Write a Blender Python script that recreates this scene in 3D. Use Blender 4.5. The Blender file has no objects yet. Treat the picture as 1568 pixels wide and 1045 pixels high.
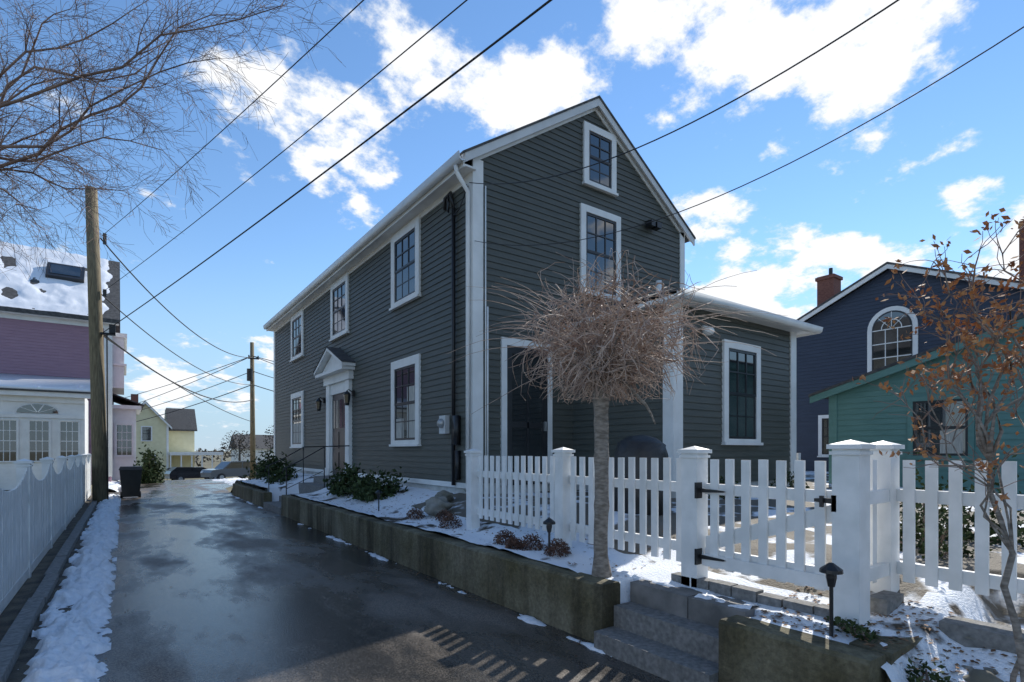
import bpy, math, random
from mathutils import Vector, noise
random.seed(7)
S = bpy.context.scene
col = S.collection

# ------------------------------------------------------------------ materials
def mat(name, c1, c2=None, scale=4.0, rough=0.6, r2=None, bump=0.0, bscale=40.0, metallic=0.0,
        lo=0.35, hi=0.65, stretch=(1,1,1), spec=0.5, bdist=0.01, detail=4):
    m = bpy.data.materials.new(name); m.use_nodes = True
    nt = m.node_tree; N = nt.nodes; L = nt.links
    b = N['Principled BSDF']
    b.inputs['Roughness'].default_value = rough
    b.inputs['Metallic'].default_value = metallic
    b.inputs['Specular IOR Level'].default_value = spec
    b.inputs['Base Color'].default_value = (*c1, 1)
    if c2 is None and bump<=0: return m
    tc = N.new('ShaderNodeTexCoord'); mp = N.new('ShaderNodeMapping')
    mp.inputs['Scale'].default_value = stretch
    L.new(tc.outputs['Object'], mp.inputs['Vector'])
    if c2 is not None:
        n = N.new('ShaderNodeTexNoise'); n.inputs['Scale'].default_value = scale; n.inputs['Detail'].default_value = detail
        L.new(mp.outputs[0], n.inputs['Vector'])
        r = N.new('ShaderNodeValToRGB'); r.color_ramp.elements[0].position = lo; r.color_ramp.elements[1].position = hi
        r.color_ramp.elements[0].color = (*c1, 1); r.color_ramp.elements[1].color = (*c2, 1)
        L.new(n.outputs['Fac'], r.inputs['Fac']); L.new(r.outputs['Color'], b.inputs['Base Color'])
    if bump > 0:
        n2 = N.new('ShaderNodeTexNoise'); n2.inputs['Scale'].default_value = bscale; n2.inputs['Detail'].default_value = 3
        L.new(mp.outputs[0], n2.inputs['Vector'])
        bp = N.new('ShaderNodeBump'); bp.inputs['Strength'].default_value = bump; bp.inputs['Distance'].default_value = bdist
        L.new(n2.outputs['Fac'], bp.inputs['Height']); L.new(bp.outputs[0], b.inputs['Normal'])
    return m

WHITE = mat('white_paint', (.82,.82,.80), (.73,.73,.71), 3, .45)
FWHITE = mat('fence_white', (.83,.83,.82), (.70,.71,.70), 6, .5)
SIDE = mat('dark_siding', (.078,.083,.072), (.096,.100,.087), 2.2, .5, bump=.2, bscale=12, stretch=(1,1,9), spec=.35)
NAVY = mat('navy_siding', (.030,.042,.070), (.038,.052,.085), 2, .55, stretch=(1,1,6))
TEAL = mat('teal_siding', (.095,.22,.20), (.12,.255,.235), 2, .55, stretch=(1,1,6))
PINK = mat('mauve_siding', (.30,.18,.235), (.34,.21,.27), 2, .6, stretch=(1,1,6))
YELL = mat('yellow_siding', (.68,.63,.40), (.74,.69,.46), 2, .6)
ROOF = mat('roof_shingle', (.05,.05,.052), (.10,.10,.10), 9, .85, bump=.5, bscale=30)
SASH = mat('black_sash', (.018,.019,.022), (.028,.029,.032), 5, .35)
IRON = mat('black_iron', (.015,.015,.016), None, 20, .4)
CABLE = mat('cable_rubber', (.02,.02,.022), None, 8, .6)
GLASS = mat('window_glass', (.008,.012,.016), (.05,.055,.055), 1.1, .03, spec=1.0, lo=.45, hi=.7, detail=3)
GLASS.node_tree.nodes['Principled BSDF'].inputs['IOR'].default_value = 1.75
CURT = mat('curtain_cloth', (.55,.53,.48), (.35,.34,.31), 14, .8, stretch=(6,6,.4))
FOUND = mat('painted_foundation', (.42,.42,.40), (.6,.6,.58), 4, .8, bump=.5, bscale=20)
GRAN = mat('granite', (.13,.13,.125), (.26,.255,.245), 28, .85, bump=.5, bscale=70, lo=.3, hi=.7, detail=6)
SLAB = mat('walk_slab', (.12,.12,.115), (.24,.23,.22), 5, .8, bump=.4, bscale=80, detail=8)
BRICK = mat('chimney_brick', (.16,.06,.045), (.26,.11,.08), 14, .85, bump=.6, bscale=18, stretch=(1,1,3))
POLE = mat('pole_wood', (.14,.11,.065), (.27,.22,.13), 7, .85, bump=.6, bscale=14, stretch=(6,6,.5))
BARK = mat('tree_bark', (.16,.135,.11), (.32,.28,.24), 12, .9, bump=.9, bscale=22, stretch=(1.5,1.5,4))
TWIG = mat('twig_bark', (.22,.145,.11), (.58,.44,.35), 7, .7)
BRANCH = mat('branch_bark', (.14,.095,.08), (.30,.21,.17), 3, .85)
SNOW = mat('snow', (.82,.85,.89), (.66,.69,.73), 14, .6, bump=.6, bscale=35, lo=.45, hi=.85, bdist=.02)
ROOFSNOW = mat('roof_snow', (.84,.86,.9), None, 1, .6, bump=.3, bscale=8)
LEAFG = mat('evergreen_leaf', (.017,.033,.012), (.07,.095,.035), 9, .7, spec=.2)
LEAFR = mat('heather_leaf', (.08,.045,.035), (.19,.11,.08), 14, .8, spec=.2)
LEAFO = mat('orange_leaf', (.28,.10,.04), (.58,.28,.10), 20, .7)
LITTER = mat('leaf_litter_leaf', (.10,.05,.025), (.28,.16,.08), 12, .8)
TREEFAR = mat('distant_branch', (.07,.06,.05), (.13,.115,.09), .3, .9)
ROCK = mat('field_rock', (.15,.14,.11), (.29,.28,.25), 7, .85, bump=.7, bscale=18)
PLAST = mat('bin_plastic', (.012,.014,.014), (.02,.022,.022), 6, .45)
GRILL = mat('vinyl_cover', (.02,.02,.021), (.035,.035,.036), 4, .5, bump=.5, bscale=6, bdist=.05)
METAL = mat('grey_metal', (.35,.36,.36), (.45,.45,.45), 8, .4, metallic=.6)
LGREY = mat('grey_trim', (.66,.67,.67), (.58,.59,.59), 3, .5)

def concrete():
    # weathered poured concrete: broad moss tone x vertical water stains x grit, paler worn top edge
    m = bpy.data.materials.new('weathered_concrete'); m.use_nodes=True
    nt=m.node_tree; N=nt.nodes; L=nt.links; b=N['Principled BSDF']; b.inputs['Roughness'].default_value=.88
    tc=N.new('ShaderNodeTexCoord')
    def nz(scale,det,st=(1,1,1)):
        mp=N.new('ShaderNodeMapping'); mp.inputs['Scale'].default_value=st; L.new(tc.outputs['Object'],mp.inputs['Vector'])
        n=N.new('ShaderNodeTexNoise'); n.inputs['Scale'].default_value=scale; n.inputs['Detail'].default_value=det; n.inputs['Roughness'].default_value=.6
        L.new(mp.outputs[0],n.inputs['Vector']); return n.outputs['Fac']
    def ramp(f,p0,c0,p1,c1):
        r=N.new('ShaderNodeValToRGB'); r.color_ramp.elements[0].position=p0; r.color_ramp.elements[1].position=p1
        r.color_ramp.elements[0].color=(*c0,1); r.color_ramp.elements[1].color=(*c1,1); L.new(f,r.inputs['Fac']); return r.outputs['Color']
    def mul(a,c):
        x=N.new('ShaderNodeMix'); x.data_type='RGBA'; x.blend_type='MULTIPLY'; x.inputs['Factor'].default_value=1
        L.new(a,x.inputs['A']); L.new(c,x.inputs['B']); return x.outputs['Result']
    base=ramp(nz(1.6,8),.35,(.10,.085,.042),.68,(.22,.20,.145))
    stain=ramp(nz(3.2,6,(1,1,.12)),.36,(.42,.40,.36),.58,(1.1,1.1,1.08))
    grit=ramp(nz(34,4),.35,(.72,.72,.70),.70,(1.25,1.25,1.22))
    L.new(mul(mul(base,stain),grit),b.inputs['Base Color'])
    bp=N.new('ShaderNodeBump'); bp.inputs['Strength'].default_value=.8; bp.inputs['Distance'].default_value=.014
    L.new(nz(45,4),bp.inputs['Height']); L.new(bp.outputs[0],b.inputs['Normal'])
    return m
CONC=concrete()

def patchy(name, ca, cb, scale, lo, hi, rough=.8, fine=60):
    return mat(name, ca, cb, scale, rough, bump=.6, bscale=fine, lo=lo, hi=hi, bdist=.02, detail=9)
BED = patchy('snowy_bed', (.06,.046,.03), (.82,.85,.89), 2.3, .36, .42)
YARD = patchy('snowy_gravel', (.15,.13,.10), (.80,.83,.87), 1.5, .53, .58)
GRASS = patchy('winter_field', (.12,.105,.055), (.20,.18,.11), .25, .35, .65)

def asphalt():
    m = bpy.data.materials.new('wet_asphalt'); m.use_nodes = True
    nt = m.node_tree; N = nt.nodes; L = nt.links; b = N['Principled BSDF']
    tc = N.new('ShaderNodeTexCoord')
    big = N.new('ShaderNodeTexNoise'); big.inputs['Scale'].default_value = .55; big.inputs['Detail'].default_value = 8
    big.inputs['Roughness'].default_value=.62
    mp = N.new('ShaderNodeMapping'); mp.inputs['Scale'].default_value = (1.6,.6,1)
    L.new(tc.outputs['Object'], mp.inputs['Vector']); L.new(mp.outputs[0], big.inputs['Vector'])
    fine = N.new('ShaderNodeTexNoise'); fine.inputs['Scale'].default_value = 95; fine.inputs['Detail'].default_value = 3
    L.new(tc.outputs['Object'], fine.inputs['Vector'])
    r = N.new('ShaderNodeValToRGB'); r.color_ramp.elements[0].position=.42; r.color_ramp.elements[1].position=.62
    r.color_ramp.elements[0].color=(.032,.032,.032,1); r.color_ramp.elements[1].color=(.135,.118,.10,1)
    L.new(big.outputs['Fac'], r.inputs['Fac'])
    r2 = N.new('ShaderNodeValToRGB'); r2.color_ramp.elements[0].position=.35; r2.color_ramp.elements[1].position=.7
    r2.color_ramp.elements[0].color=(.45,.45,.45,1); r2.color_ramp.elements[1].color=(2.0,1.92,1.82,1)
    L.new(fine.outputs['Fac'], r2.inputs['Fac'])
    mx = N.new('ShaderNodeMix'); mx.data_type='RGBA'; mx.blend_type='MULTIPLY'; mx.inputs['Factor'].default_value=1
    L.new(r.outputs['Color'], mx.inputs['A']); L.new(r2.outputs['Color'], mx.inputs['B'])
    L.new(mx.outputs['Result'], b.inputs['Base Color'])
    mr = N.new('ShaderNodeMapRange'); mr.inputs['From Min'].default_value=.46; mr.inputs['From Max'].default_value=.62
    mr.inputs['To Min'].default_value=.13; mr.inputs['To Max'].default_value=.65
    L.new(big.outputs['Fac'], mr.inputs['Value']); L.new(mr.outputs[0], b.inputs['Roughness'])
    bp = N.new('ShaderNodeBump'); bp.inputs['Strength'].default_value=.5; bp.inputs['Distance'].default_value=.0045
    L.new(fine.outputs['Fac'], bp.inputs['Height']); L.new(bp.outputs[0], b.inputs['Normal'])
    return m
ASPH = asphalt()

# ------------------------------------------------------------------ mesh builders
class B:
    def __init__(s): s.v=[]; s.f=[]
    def box(s, x0,x1,y0,y1,z0,z1):
        i=len(s.v)
        s.v += [(x0,y0,z0),(x1,y0,z0),(x1,y1,z0),(x0,y1,z0),(x0,y0,z1),(x1,y0,z1),(x1,y1,z1),(x0,y1,z1)]
        s.f += [tuple(i+k for k in q) for q in [(0,3,2,1),(4,5,6,7),(0,1,5,4),(1,2,6,5),(2,3,7,6),(3,0,4,7)]]
    def hexa(s, pts):
        i=len(s.v); s.v += [tuple(p) for p in pts]
        s.f += [tuple(i+k for k in q) for q in [(0,3,2,1),(4,5,6,7),(0,1,5,4),(1,2,6,5),(2,3,7,6),(3,0,4,7)]]
    def pbox(s, P, a0,a1,z0,z1,d0,d1):
        o,a,n = P
        def w(u,d,z): return (o[0]+a[0]*u+n[0]*d, o[1]+a[1]*u+n[1]*d, z)
        s.hexa([w(a0,d0,z0),w(a1,d0,z0),w(a1,d1,z0),w(a0,d1,z0),w(a0,d0,z1),w(a1,d0,z1),w(a1,d1,z1),w(a0,d1,z1)])
    def prism(s, P, poly, d0, d1):
        o,a,n = P; i=len(s.v); k=len(poly)
        for d in (d0,d1):
            for (u,z) in poly: s.v.append((o[0]+a[0]*u+n[0]*d, o[1]+a[1]*u+n[1]*d, z))
        s.f.append(tuple(range(i,i+k))); s.f.append(tuple(range(i+2*k-1,i+k-1,-1)))
        for j in range(k):
            q=(j+1)%k; s.f.append((i+j,i+q,i+k+q,i+k+j))
    def quad(s, *p):
        i=len(s.v); s.v += [tuple(q) for q in p]; s.f.append(tuple(range(i,i+len(p))))
    def tube(s, pts, rad, n=5, cap=True):
        pts=[Vector(p) for p in pts]; i0=len(s.v); up=Vector((0.13,0.21,1)).normalized()
        for j,p in enumerate(pts):
            t=(pts[min(j+1,len(pts)-1)]-pts[max(j-1,0)])
            if t.length<1e-7: t=Vector((0,0,1))
            t.normalize()
            a=t.cross(up)
            if a.length<.05: a=t.cross(Vector((1,0,0)))
            a.normalize(); b=t.cross(a)
            r=rad[j] if isinstance(rad,(list,tuple)) else rad
            for k in range(n):
                th=2*math.pi*k/n
                s.v.append(tuple(p+a*(r*math.cos(th))+b*(r*math.sin(th))))
        for j in range(len(pts)-1):
            for k in range(n):
                q=(k+1)%n
                s.f.append((i0+j*n+k,i0+j*n+q,i0+(j+1)*n+q,i0+(j+1)*n+k))
        if cap:
            s.f.append(tuple(i0+k for k in range(n))[::-1]); s.f.append(tuple(i0+(len(pts)-1)*n+k for k in range(n)))
    def blob(s, c, r, seed=0, amp=.25, nu=14, nv=9, zmin=-1):
        i0=len(s.v)
        for a in range(nv+1):
            ph=math.pi*a/nv
            for b in range(nu):
                th=2*math.pi*b/nu
                d=Vector((math.sin(ph)*math.cos(th),math.sin(ph)*math.sin(th),math.cos(ph)))
                k=1+amp*noise.noise(d*1.7+Vector((seed*3.1,seed*1.7,0)))*2
                z=max(d.z*k,zmin)
                s.v.append((c[0]+d.x*r[0]*k,c[1]+d.y*r[1]*k,c[2]+z*r[2]))
        for a in range(nv):
            for b in range(nu):
                q=(b+1)%nu
                s.f.append((i0+a*nu+b,i0+a*nu+q,i0+(a+1)*nu+q,i0+(a+1)*nu+b))
    def clap(s, P, lo, hi, z0, z1, step=.11, out=.018):
        o,a,n=P
        f1=lo if callable(lo) else (lambda z:lo); f2=hi if callable(hi) else (lambda z:hi)
        def w(u,d,z): return (o[0]+a[0]*u+n[0]*d, o[1]+a[1]*u+n[1]*d, z)
        z=z0
        while z<z1-1e-4:
            zb=min(z+step,z1)
            if f2(z)-f1(z)>.03:
                l0,h0,l1,h1=f1(z),f2(z),f1(zb),f2(zb)
                if h1<l1: l1=h1=(l1+h1)/2
                s.quad(w(l0,out,z),w(h0,out,z),w(h1,.003,zb),w(l1,.003,zb))
                s.quad(w(l0,.0,z),w(h0,.0,z),w(h0,out,z),w(l0,out,z))
            z=zb

class Obj:
    def __init__(s,name): s.name=name; s.parts={}
    def p(s,part,m,smooth=False):
        if part not in s.parts: s.parts[part]=(B(),m,smooth)
        return s.parts[part][0]
    def done(s):
        made=[]
        for k,(b,m,sm) in s.parts.items():
            if not b.v: continue
            me=bpy.data.meshes.new(k if len(s.parts)>1 else s.name); me.from_pydata(b.v,[],b.f); me.update()
            me.materials.append(m)
            if sm: me.polygons.foreach_set('use_smooth',[True]*len(me.polygons))
            ob=bpy.data.objects.new(k if len(s.parts)>1 else s.name,me); col.objects.link(ob); made.append(ob)
        if len(made)>1:
            e=bpy.data.objects.new(s.name,None); col.objects.link(e)
            for o in made: o.parent=e
            return e
        return made[0]

def window(O, P, a0,a1,z0,z1, cols=3, rows=2, tw=.13, glass=GLASS, curtain=None, base=.02, casing=None, sash=None, sill=True):
    cs=O.p('window_casing',casing or WHITE); sa=O.p('window_sash' if sash is None else 'window_sash_white',sash or SASH); gl=O.p('window_glass',glass)
    d0=.0; d1=base+.035
    cs.pbox(P,a0,a0+tw,z0,z1,d0,d1); cs.pbox(P,a1-tw,a1,z0,z1,d0,d1)
    cs.pbox(P,a0+tw,a1-tw,z1-tw,z1,d0,d1+.002); cs.pbox(P,a0+tw,a1-tw,z0,z0+tw*.55,d0,d1+.002)
    if sill: cs.pbox(P,a0-.02,a1+.02,z0-.035,z0+.012,d0,d1+.035)
    A0,A1,Z0,Z1=a0+tw,a1-tw,z0+tw*.55,z1-tw; zm=(Z0+Z1)/2; fr=.045 if sash is None else .03
    gl.pbox(P,A0,A1,Z0,Z1,.0,base+.004)
    for k,(b0,b1) in enumerate([(Z0,zm+.015),(zm-.015,Z1)]):
        dd=base+.014+.008*k
        sa.pbox(P,A0,A0+fr,b0,b1,base,dd); sa.pbox(P,A1-fr,A1,b0,b1,base,dd)
        sa.pbox(P,A0+fr,A1-fr,b0,b0+fr,base,dd-.001); sa.pbox(P,A0+fr,A1-fr,b1-fr,b1,base,dd-.001)
        for c in range(1,cols):
            u=A0+fr+(A1-A0-2*fr)*c/cols; sa.pbox(P,u-.011,u+.011,b0+fr,b1-fr,base,dd-.003)
        for r in range(1,rows):
            z=b0+fr+(b1-b0-2*fr)*r/rows; sa.pbox(P,A0+fr,A1-fr,z-.011,z+.011,base,dd-.004)
    if curtain:
        cu=O.p('window_curtain',CURT)
        for (u0,u1,c0,c1) in curtain:
            cu.pbox(P,A0+fr+(A1-A0-2*fr)*u0,A0+fr+(A1-A0-2*fr)*u1,Z0+(Z1-Z0)*c0,Z0+(Z1-Z0)*c1,base,base+.0055)

# ------------------------------------------------------------------ terrain
def smooth(a,b,x):
    t=max(0,min(1,(x-a)/(b-a))); return t*t*(3-2*t)
def g(y): return -1.8*smooth(27,72,y)

gr=Obj('ground'); gb=gr.p('g',GRASS)
ys=[-900,-200,-60,-20,0,15,24]+[27+3*i for i in range(16)]+[80,100,150,300,900,3000]
xs=[-3000,-400,-60,-15,-5,-1,4,12,30,80,400,3000]
for y in ys:
    for x in xs: gb.v.append((x,y,g(y)-.004 if y>-100 else -.004))
nx=len(xs)
for j in range(len(ys)-1):
    for i in range(nx-1): gb.f.append((j*nx+i,j*nx+i+1,(j+1)*nx+i+1,(j+1)*nx+i))
gr.done()

rd=Obj('driveway_road'); rb=rd.p('r',ASPH)
ys=[-14,-6,0,5,10,15,20,24]+[27+3*i for i in range(12)]
for j,y in enumerate(ys):
    w=smooth(22,32,y)
    rb.v += [(-.30+ -.4*w,y,g(y)+.004),(2.98+2.6*w,y,g(y)+.004)]
    if j: rb.f.append((2*j-2,2*j-1,2*j+1,2*j))
rd.done()
cr=Obj('cross_street_road'); cb=cr.p('r',ASPH)
for j,y in enumerate([44,50,56,62,70]):
    cb.v += [(-40,y,g(y)+.010),(70,y,g(y)+.010)]
    if j: cb.f.append((2*j-2,2*j-1,2*j+1,2*j))
cr.done()

def snowstrip(name,x0,x1,y0,y1,h,thr,seed,dx=.025,dy=.05,base=0,fs=3.0,m=SNOW):
    O=Obj(name); b=O.p('s',m,True)
    nx=max(3,int((x1-x0)/dx)); ny=int((y1-y0)/dy)
    for j in range(ny+1):
        y=y0+(y1-y0)*j/ny
        for i in range(nx+1):
            u=i/nx; x=x0+(x1-x0)*u
            prof=1-abs(2*u-1)**2.2
            n=noise.fractal(Vector((x*fs,y*fs*.7,seed)),1,2,4)
            n2=noise.noise(Vector((x*14,y*14,seed+5)))
            n3=noise.noise(Vector((x*30,y*30,seed+8)))
            z=h*(prof*1.15+n*1.1+n2*.5+n3*.22-thr)
            b.v.append((x,y,base+g(y)+max(z,-.03)))
    for j in range(ny):
        for i in range(nx):
            q=j*(nx+1)+i; b.f.append((q,q+1,q+nx+2,q+nx+1))
    return O.done()
snowstrip('snow_bank',-.60,-.08,1.5,21.5,.085,.28,3,fs=4,dx=.016,dy=.022)
snowstrip('snow_bank',2.82,2.99,1.0,20,.04,1.22,9,fs=2.6)
snowstrip('snow_bank',3.6,5.5,22.3,34,.12,.7,19,dx=.08,dy=.1,fs=1.0)
snowstrip('snow_bank',-.9,-.1,24,40,.12,.75,29,dx=.06,dy=.1,fs=1.0)
snowstrip('snow_bank',3.26,3.50,1.96,2.36,.03,.85,33,dx=.012,dy=.02,base=.457,fs=5)

v=Obj('dirt_verge'); vb=v.p('v',patchy('verge_dirt',(.05,.04,.03),(.12,.10,.07),5,.4,.6)); vb.box(-1.4,-.30,-3,24,-.1,.012); v.done()
k=Obj('granite_kerb'); kb=k.p('k',GRAN)
y=-3
while y<22:
    l=random.uniform(1.2,1.9); o=random.uniform(-.012,.012)
    kb.box(-.735+o,-.62+o,y,y+l-.012,-.05,.085+random.uniform(-.01,.01)); y+=l
k.done()

def hbed(x,y):
    h=.50+.26*smooth(3.3,4.7,x)+.03*noise.noise(Vector((x*1.3,y*1.3,2)))+.02*noise.noise(Vector((x*5,y*5,7)))+.008*noise.noise(Vector((x*12,y*12,3)))
    h-=.05*(1-smooth(2.8,4.5,y))
    if x<3.36 and 1.93<y<2.95: h=.05
    if x<4.3 and 13.1<y<15.3: h=min(h,.15+.25*smooth(3.6,4.2,x))
    if y<1.15 and x<4.6:
        t=1-smooth(.95,1.15,y)
        h=h*(1-t)+t*(.20+.25*smooth(3.2,4.0,x)+.05*noise.noise(Vector((x*3,y*3,1))))
    e=smooth(20.2,22.0,y)
    return h*(1-e)-.05*e
T=Obj('snowy_garden_ground'); tb=T.p('t',BED,True)
xs=[3.10+.07*i for i in range(32)]+[5.4+.6*i for i in range(10)]+[12,16,22,40]
ys=[-6,-4,-3,-2,-1.5]+[-1+.07*i for i in range(100)]+[6+.15*i for i in range(110)]
for y in ys:
    for x in xs: tb.v.append((x,y,hbed(x,y)))
nx=len(xs); mi=[]
for j in range(len(ys)-1):
    for i in range(nx-1):
        tb.f.append((j*nx+i,j*nx+i+1,(j+1)*nx+i+1,(j+1)*nx+i)); mi.append(1 if xs[i]>3.75 and 1.2<ys[j]<8 or xs[i]>4.1 and ys[j]<8 else 0)
to=T.done(); to.data.materials.append(YARD); to.data.polygons.foreach_set('material_index',mi)

def wallseg(name,poly_boxes):
    O=Obj(name); b=O.p('w',CONC)
    for (x0,x1,y0,y1,z0,z1) in poly_boxes:
        n=max(1,int((y1-y0)/.12)); i0=len(b.v)
        c=.016
        for j in range(n+1):
            y=y0+(y1-y0)*j/n
            e=lambda s:.014*noise.noise(Vector((s,y*1.9,z1*5)))+.006*noise.noise(Vector((s*3,y*8,1)))
            b.v += [(x0+e(1),y,z0),(x0+e(2),y,z1-c),(x0+c+e(2),y,z1+e(3)),(x1-c,y,z1+e(4)),(x1,y,z1-c),(x1,y,z0)]
        for j in range(n):
            for q in range(5): b.f.append((i0+j*6+q,i0+j*6+q+1,i0+(j+1)*6+q+1,i0+(j+1)*6+q))
        b.f.append(tuple(i0+q for q in range(6))); b.f.append(tuple(i0+n*6+q for q in range(5,-1,-1)))
    return O.done()
wallseg('retaining_wall',[(2.96,3.16,2.935,8.1,-.05,.47),(2.962,3.16,8.107,13.3,-.05,.468)])
wallseg('retaining_wall',[(2.96,3.16,15.2,20.2,-.05,.40)])
wallseg('retaining_wall',[(2.96,3.17,1.12,1.94,-.05,.46),(3.172,4.1,1.10,1.30,-.05,.455)])

st=Obj('granite_steps'); sb=st.p('s',GRAN)
sb.box(2.87,3.10,1.945,2.93,-.05,.14); sb.box(3.08,3.30,1.947,2.928,-.05,.30)
st.done()
sl=Obj('stone_walkway'); sb=sl.p('s',SLAB)
sb.box(3.26,3.86,1.950,2.38,.1,.455); sb.box(3.262,3.862,2.39,2.925,.1,.458); sb.box(3.87,5.6,1.4,3.2,.1,.53)
sb2=sl.p('cobbles',GRAN)
y=1.5
while y<2.6:
    l=random.uniform(.13,.22); sb2.box(3.50,3.60,y,y+l-.012,.42,.53+random.uniform(-.01,.01)); y+=l
sl.done()
st=Obj('door_steps'); sb=st.p('s',GRAN)
sb.box(2.95,3.35,13.31,15.19,-.05,.16); sb.box(3.33,3.9,13.31,15.19,-.05,.30); sb.box(3.88,4.67,13.4,15.4,-.05,.62); sb.box(4.25,4.67,13.5,15.3,.6,.80); st.done()

# ------------------------------------------------------------------ main house
PF=((4.684,0),(0,1),(-1,0))
PG=((0,7.594),(1,0),(0,-1))
H=Obj('dark_clapboard_house')
HX0,HX1,HY0,HY1=4.684,10.20,7.594,22.1
RX=7.45; RZ=8.32; SL=.675
def rz(x): return RZ-abs(x-RX)*SL
body=H.p('wall_body',SIDE)
body.prism(((0,HY0+.004),(1,0),(0,1)),[(HX0+.004,.95),(HX1,.95),(HX1,rz(HX1)-.1),(RX,RZ-.1),(HX0+.004,rz(HX0)-.1)],0,HY1-HY0)
H.p('foundation',FOUND).box(HX0+.03,HX1-.03,HY0+.03,HY1-.03,.2,.96)
cl=H.p('clapboards',SIDE)
cl.clap(PF,HY0,HY1,.95,6.10)
zt=lambda z: RX-(RZ-.06-z)/SL
cl.clap(PG,lambda z:max(HX0,zt(z)),lambda z:min(HX1,2*RX-zt(z)),.95,RZ-.10)
rf=H.p('roof',ROOF)
EX0,EX1=4.40,10.48; GY0=7.47
PR=((0,GY0),(1,0),(0,1))
rf.prism(PR,[(EX0,rz(EX0)),(RX,RZ),(EX1,rz(EX1)),(EX1,rz(EX1)+.04),(RX,RZ+.04),(EX0,rz(EX0)+.04)],-.02,HY1-GY0+.25)
tr=H.p('trim',WHITE)
rk=H.p('rake_board',LGREY)
def band(x0,x1,t0,t1,y0,y1,b):
    b.prism(((0,y0),(1,0),(0,1)),[(x0,rz(x0)-t0),(x1,rz(x1)-t0),(x1,rz(x1)-t1),(x0,rz(x0)-t1)],0,y1-y0)
band(EX0+.01,RX,.002,.15,GY0,GY0+.03,rk); band(RX,EX1-.01,.002,.15,GY0,GY0+.03,rk)
band(EX0+.01,RX,.003,.03,GY0+.03,HY0,rk); band(RX,EX1-.01,.003,.03,GY0+.03,HY0,rk)
band(HX0,RX,.03,.20,HY0-.035,HY0-.001,tr); band(RX,HX1,.03,.20,HY0-.034,HY0-.001,tr)
tr.box(EX0+.06,HX0,GY0+.03,HY1+.2,6.10,6.13)
tr.box(EX0+.03,EX0+.06,GY0+.031,HY1+.2,6.08,6.25)
tr.box(HX0-.028,HX0+.01,HY0,HY1,6.0,6.10)
gut=H.p('gutter',WHITE,True)
gut.prism(((0,GY0-.03),(1,0),(0,1)),[(EX0+.03,6.27),(EX0+.03,6.15),(EX0-.03,6.13),(EX0-.07,6.16),(EX0-.09,6.27),(EX0-.075,6.27),(EX0-.06,6.17),(EX0,6.16)],0,HY1-GY0+.2)
tr.box(HX0-.03,HX0+.17,HY0-.034,HY0-.001,.93,6.32); tr.box(HX0-.032,HX0-.001,HY0-.036,HY0+.20,.93,6.10)
tr.box(HX0-.03,HX0-.001,HY1-.2,HY1+.02,.93,6.10)
tr.box(HX1-.13,HX1+.03,HY0-.034,HY0-.001,.93,6.38)
tr.box(HX0-.02,HX0-.002,HY0+.2,HY1-.2,.86,.95)
for (a0,a1,z0,z1,c) in [(9.52,10.87,4.52,6.06,None),(13.63,15.03,4.54,6.06,None),(17.89,19.4,4.56,6.06,None),
                      (9.52,10.87,1.62,3.38,[(0,.42,0,.72),(.6,1,0,.30)]),(17.89,19.4,1.62,3.42,[(0,1,.0,.45)])]:
    window(H,PF,a0,a1,z0,z1,curtain=c,tw=.17)
window(H,PG,7.13,8.01,6.63,7.80,cols=2)
window(H,PG,7.05,8.14,4.53,6.21,cols=3)
dr=H.p('door',SASH)
tr.pbox(PG,5.22,5.33,.9,3.44,0,.05); tr.pbox(PG,6.23,6.34,.9,3.44,0,.05); tr.pbox(PG,5.33,6.23,3.31,3.44,0,.052)
dr.pbox(PG,5.33,6.23,.9,3.31,0,.028); 
for a0,a1,z0,z1 in [(5.33,5.44,.9,3.31),(6.12,6.23,.9,3.31),(5.44,6.12,3.18,3.31),(5.44,6.12,.9,1.15),(5.44,6.12,1.9,2.0),(5.77,5.80,1.15,3.18)]:
    dr.pbox(PG,a0,a1,z0,z1,.028,.045)
H.p('window_glass',GLASS).pbox(PG,5.44,6.12,1.15,3.18,.028,.032)
H.p('hardware',METAL).pbox(PG,6.14,6.18,1.85,2.02,.045,.09)
tr.pbox(PF,13.40,13.68,.82,3.30,0,.10); tr.pbox(PF,15.00,15.28,.82,3.30,0,.10)
tr.pbox(PF,13.36,13.72,.82,1.02,0,.125); tr.pbox(PF,14.96,15.32,.82,1.02,0,.125)
tr.pbox(PF,13.30,15.38,3.30,3.52,0,.14); tr.pbox(PF,13.20,15.48,3.52,3.60,0,.34)
tr.prism(PF,[(13.26,3.60),(15.42,3.60),(14.34,4.08)],0,.20)
tr.prism(PF,[(13.15,3.60),(14.34,4.13),(15.53,3.60),(15.53,3.68),(14.34,4.21),(13.15,3.68)],0,.36)
rf.prism(PF,[(13.13,3.685),(14.34,4.215),(15.55,3.685),(15.55,3.70),(14.34,4.235),(13.13,3.70)],0,.38)
tr.pbox(PF,13.68,15.0,3.02,3.30,0,.06)
dr.pbox(PF,13.68,15.0,.82,3.02,0,.025)
for z0,z1,u0,u1 in [(1.0,1.45,13.82,14.28),(1.0,1.45,14.38,14.86),(1.55,2.0,13.82,14.28),(1.55,2.0,14.38,14.86)]:
    dr.pbox(PF,u0,u1,z0,z1,.025,.04)
for u0 in (13.80,14.10,14.40,14.70):
    H.p('window_glass',GLASS).pbox(PF,u0,u0+.22,2.1,2.85,.025,.032)
tr.pbox(PF,13.70,13.78,.82,3.0,.025,.05); tr.pbox(PF,14.92,14.99,.82,3.0,.025,.05)
cond=H.p('conduit',IRON,True)
cond.tube([(4.62,8.15,5.7),(4.62,8.15,.9)],.035,8)
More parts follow.
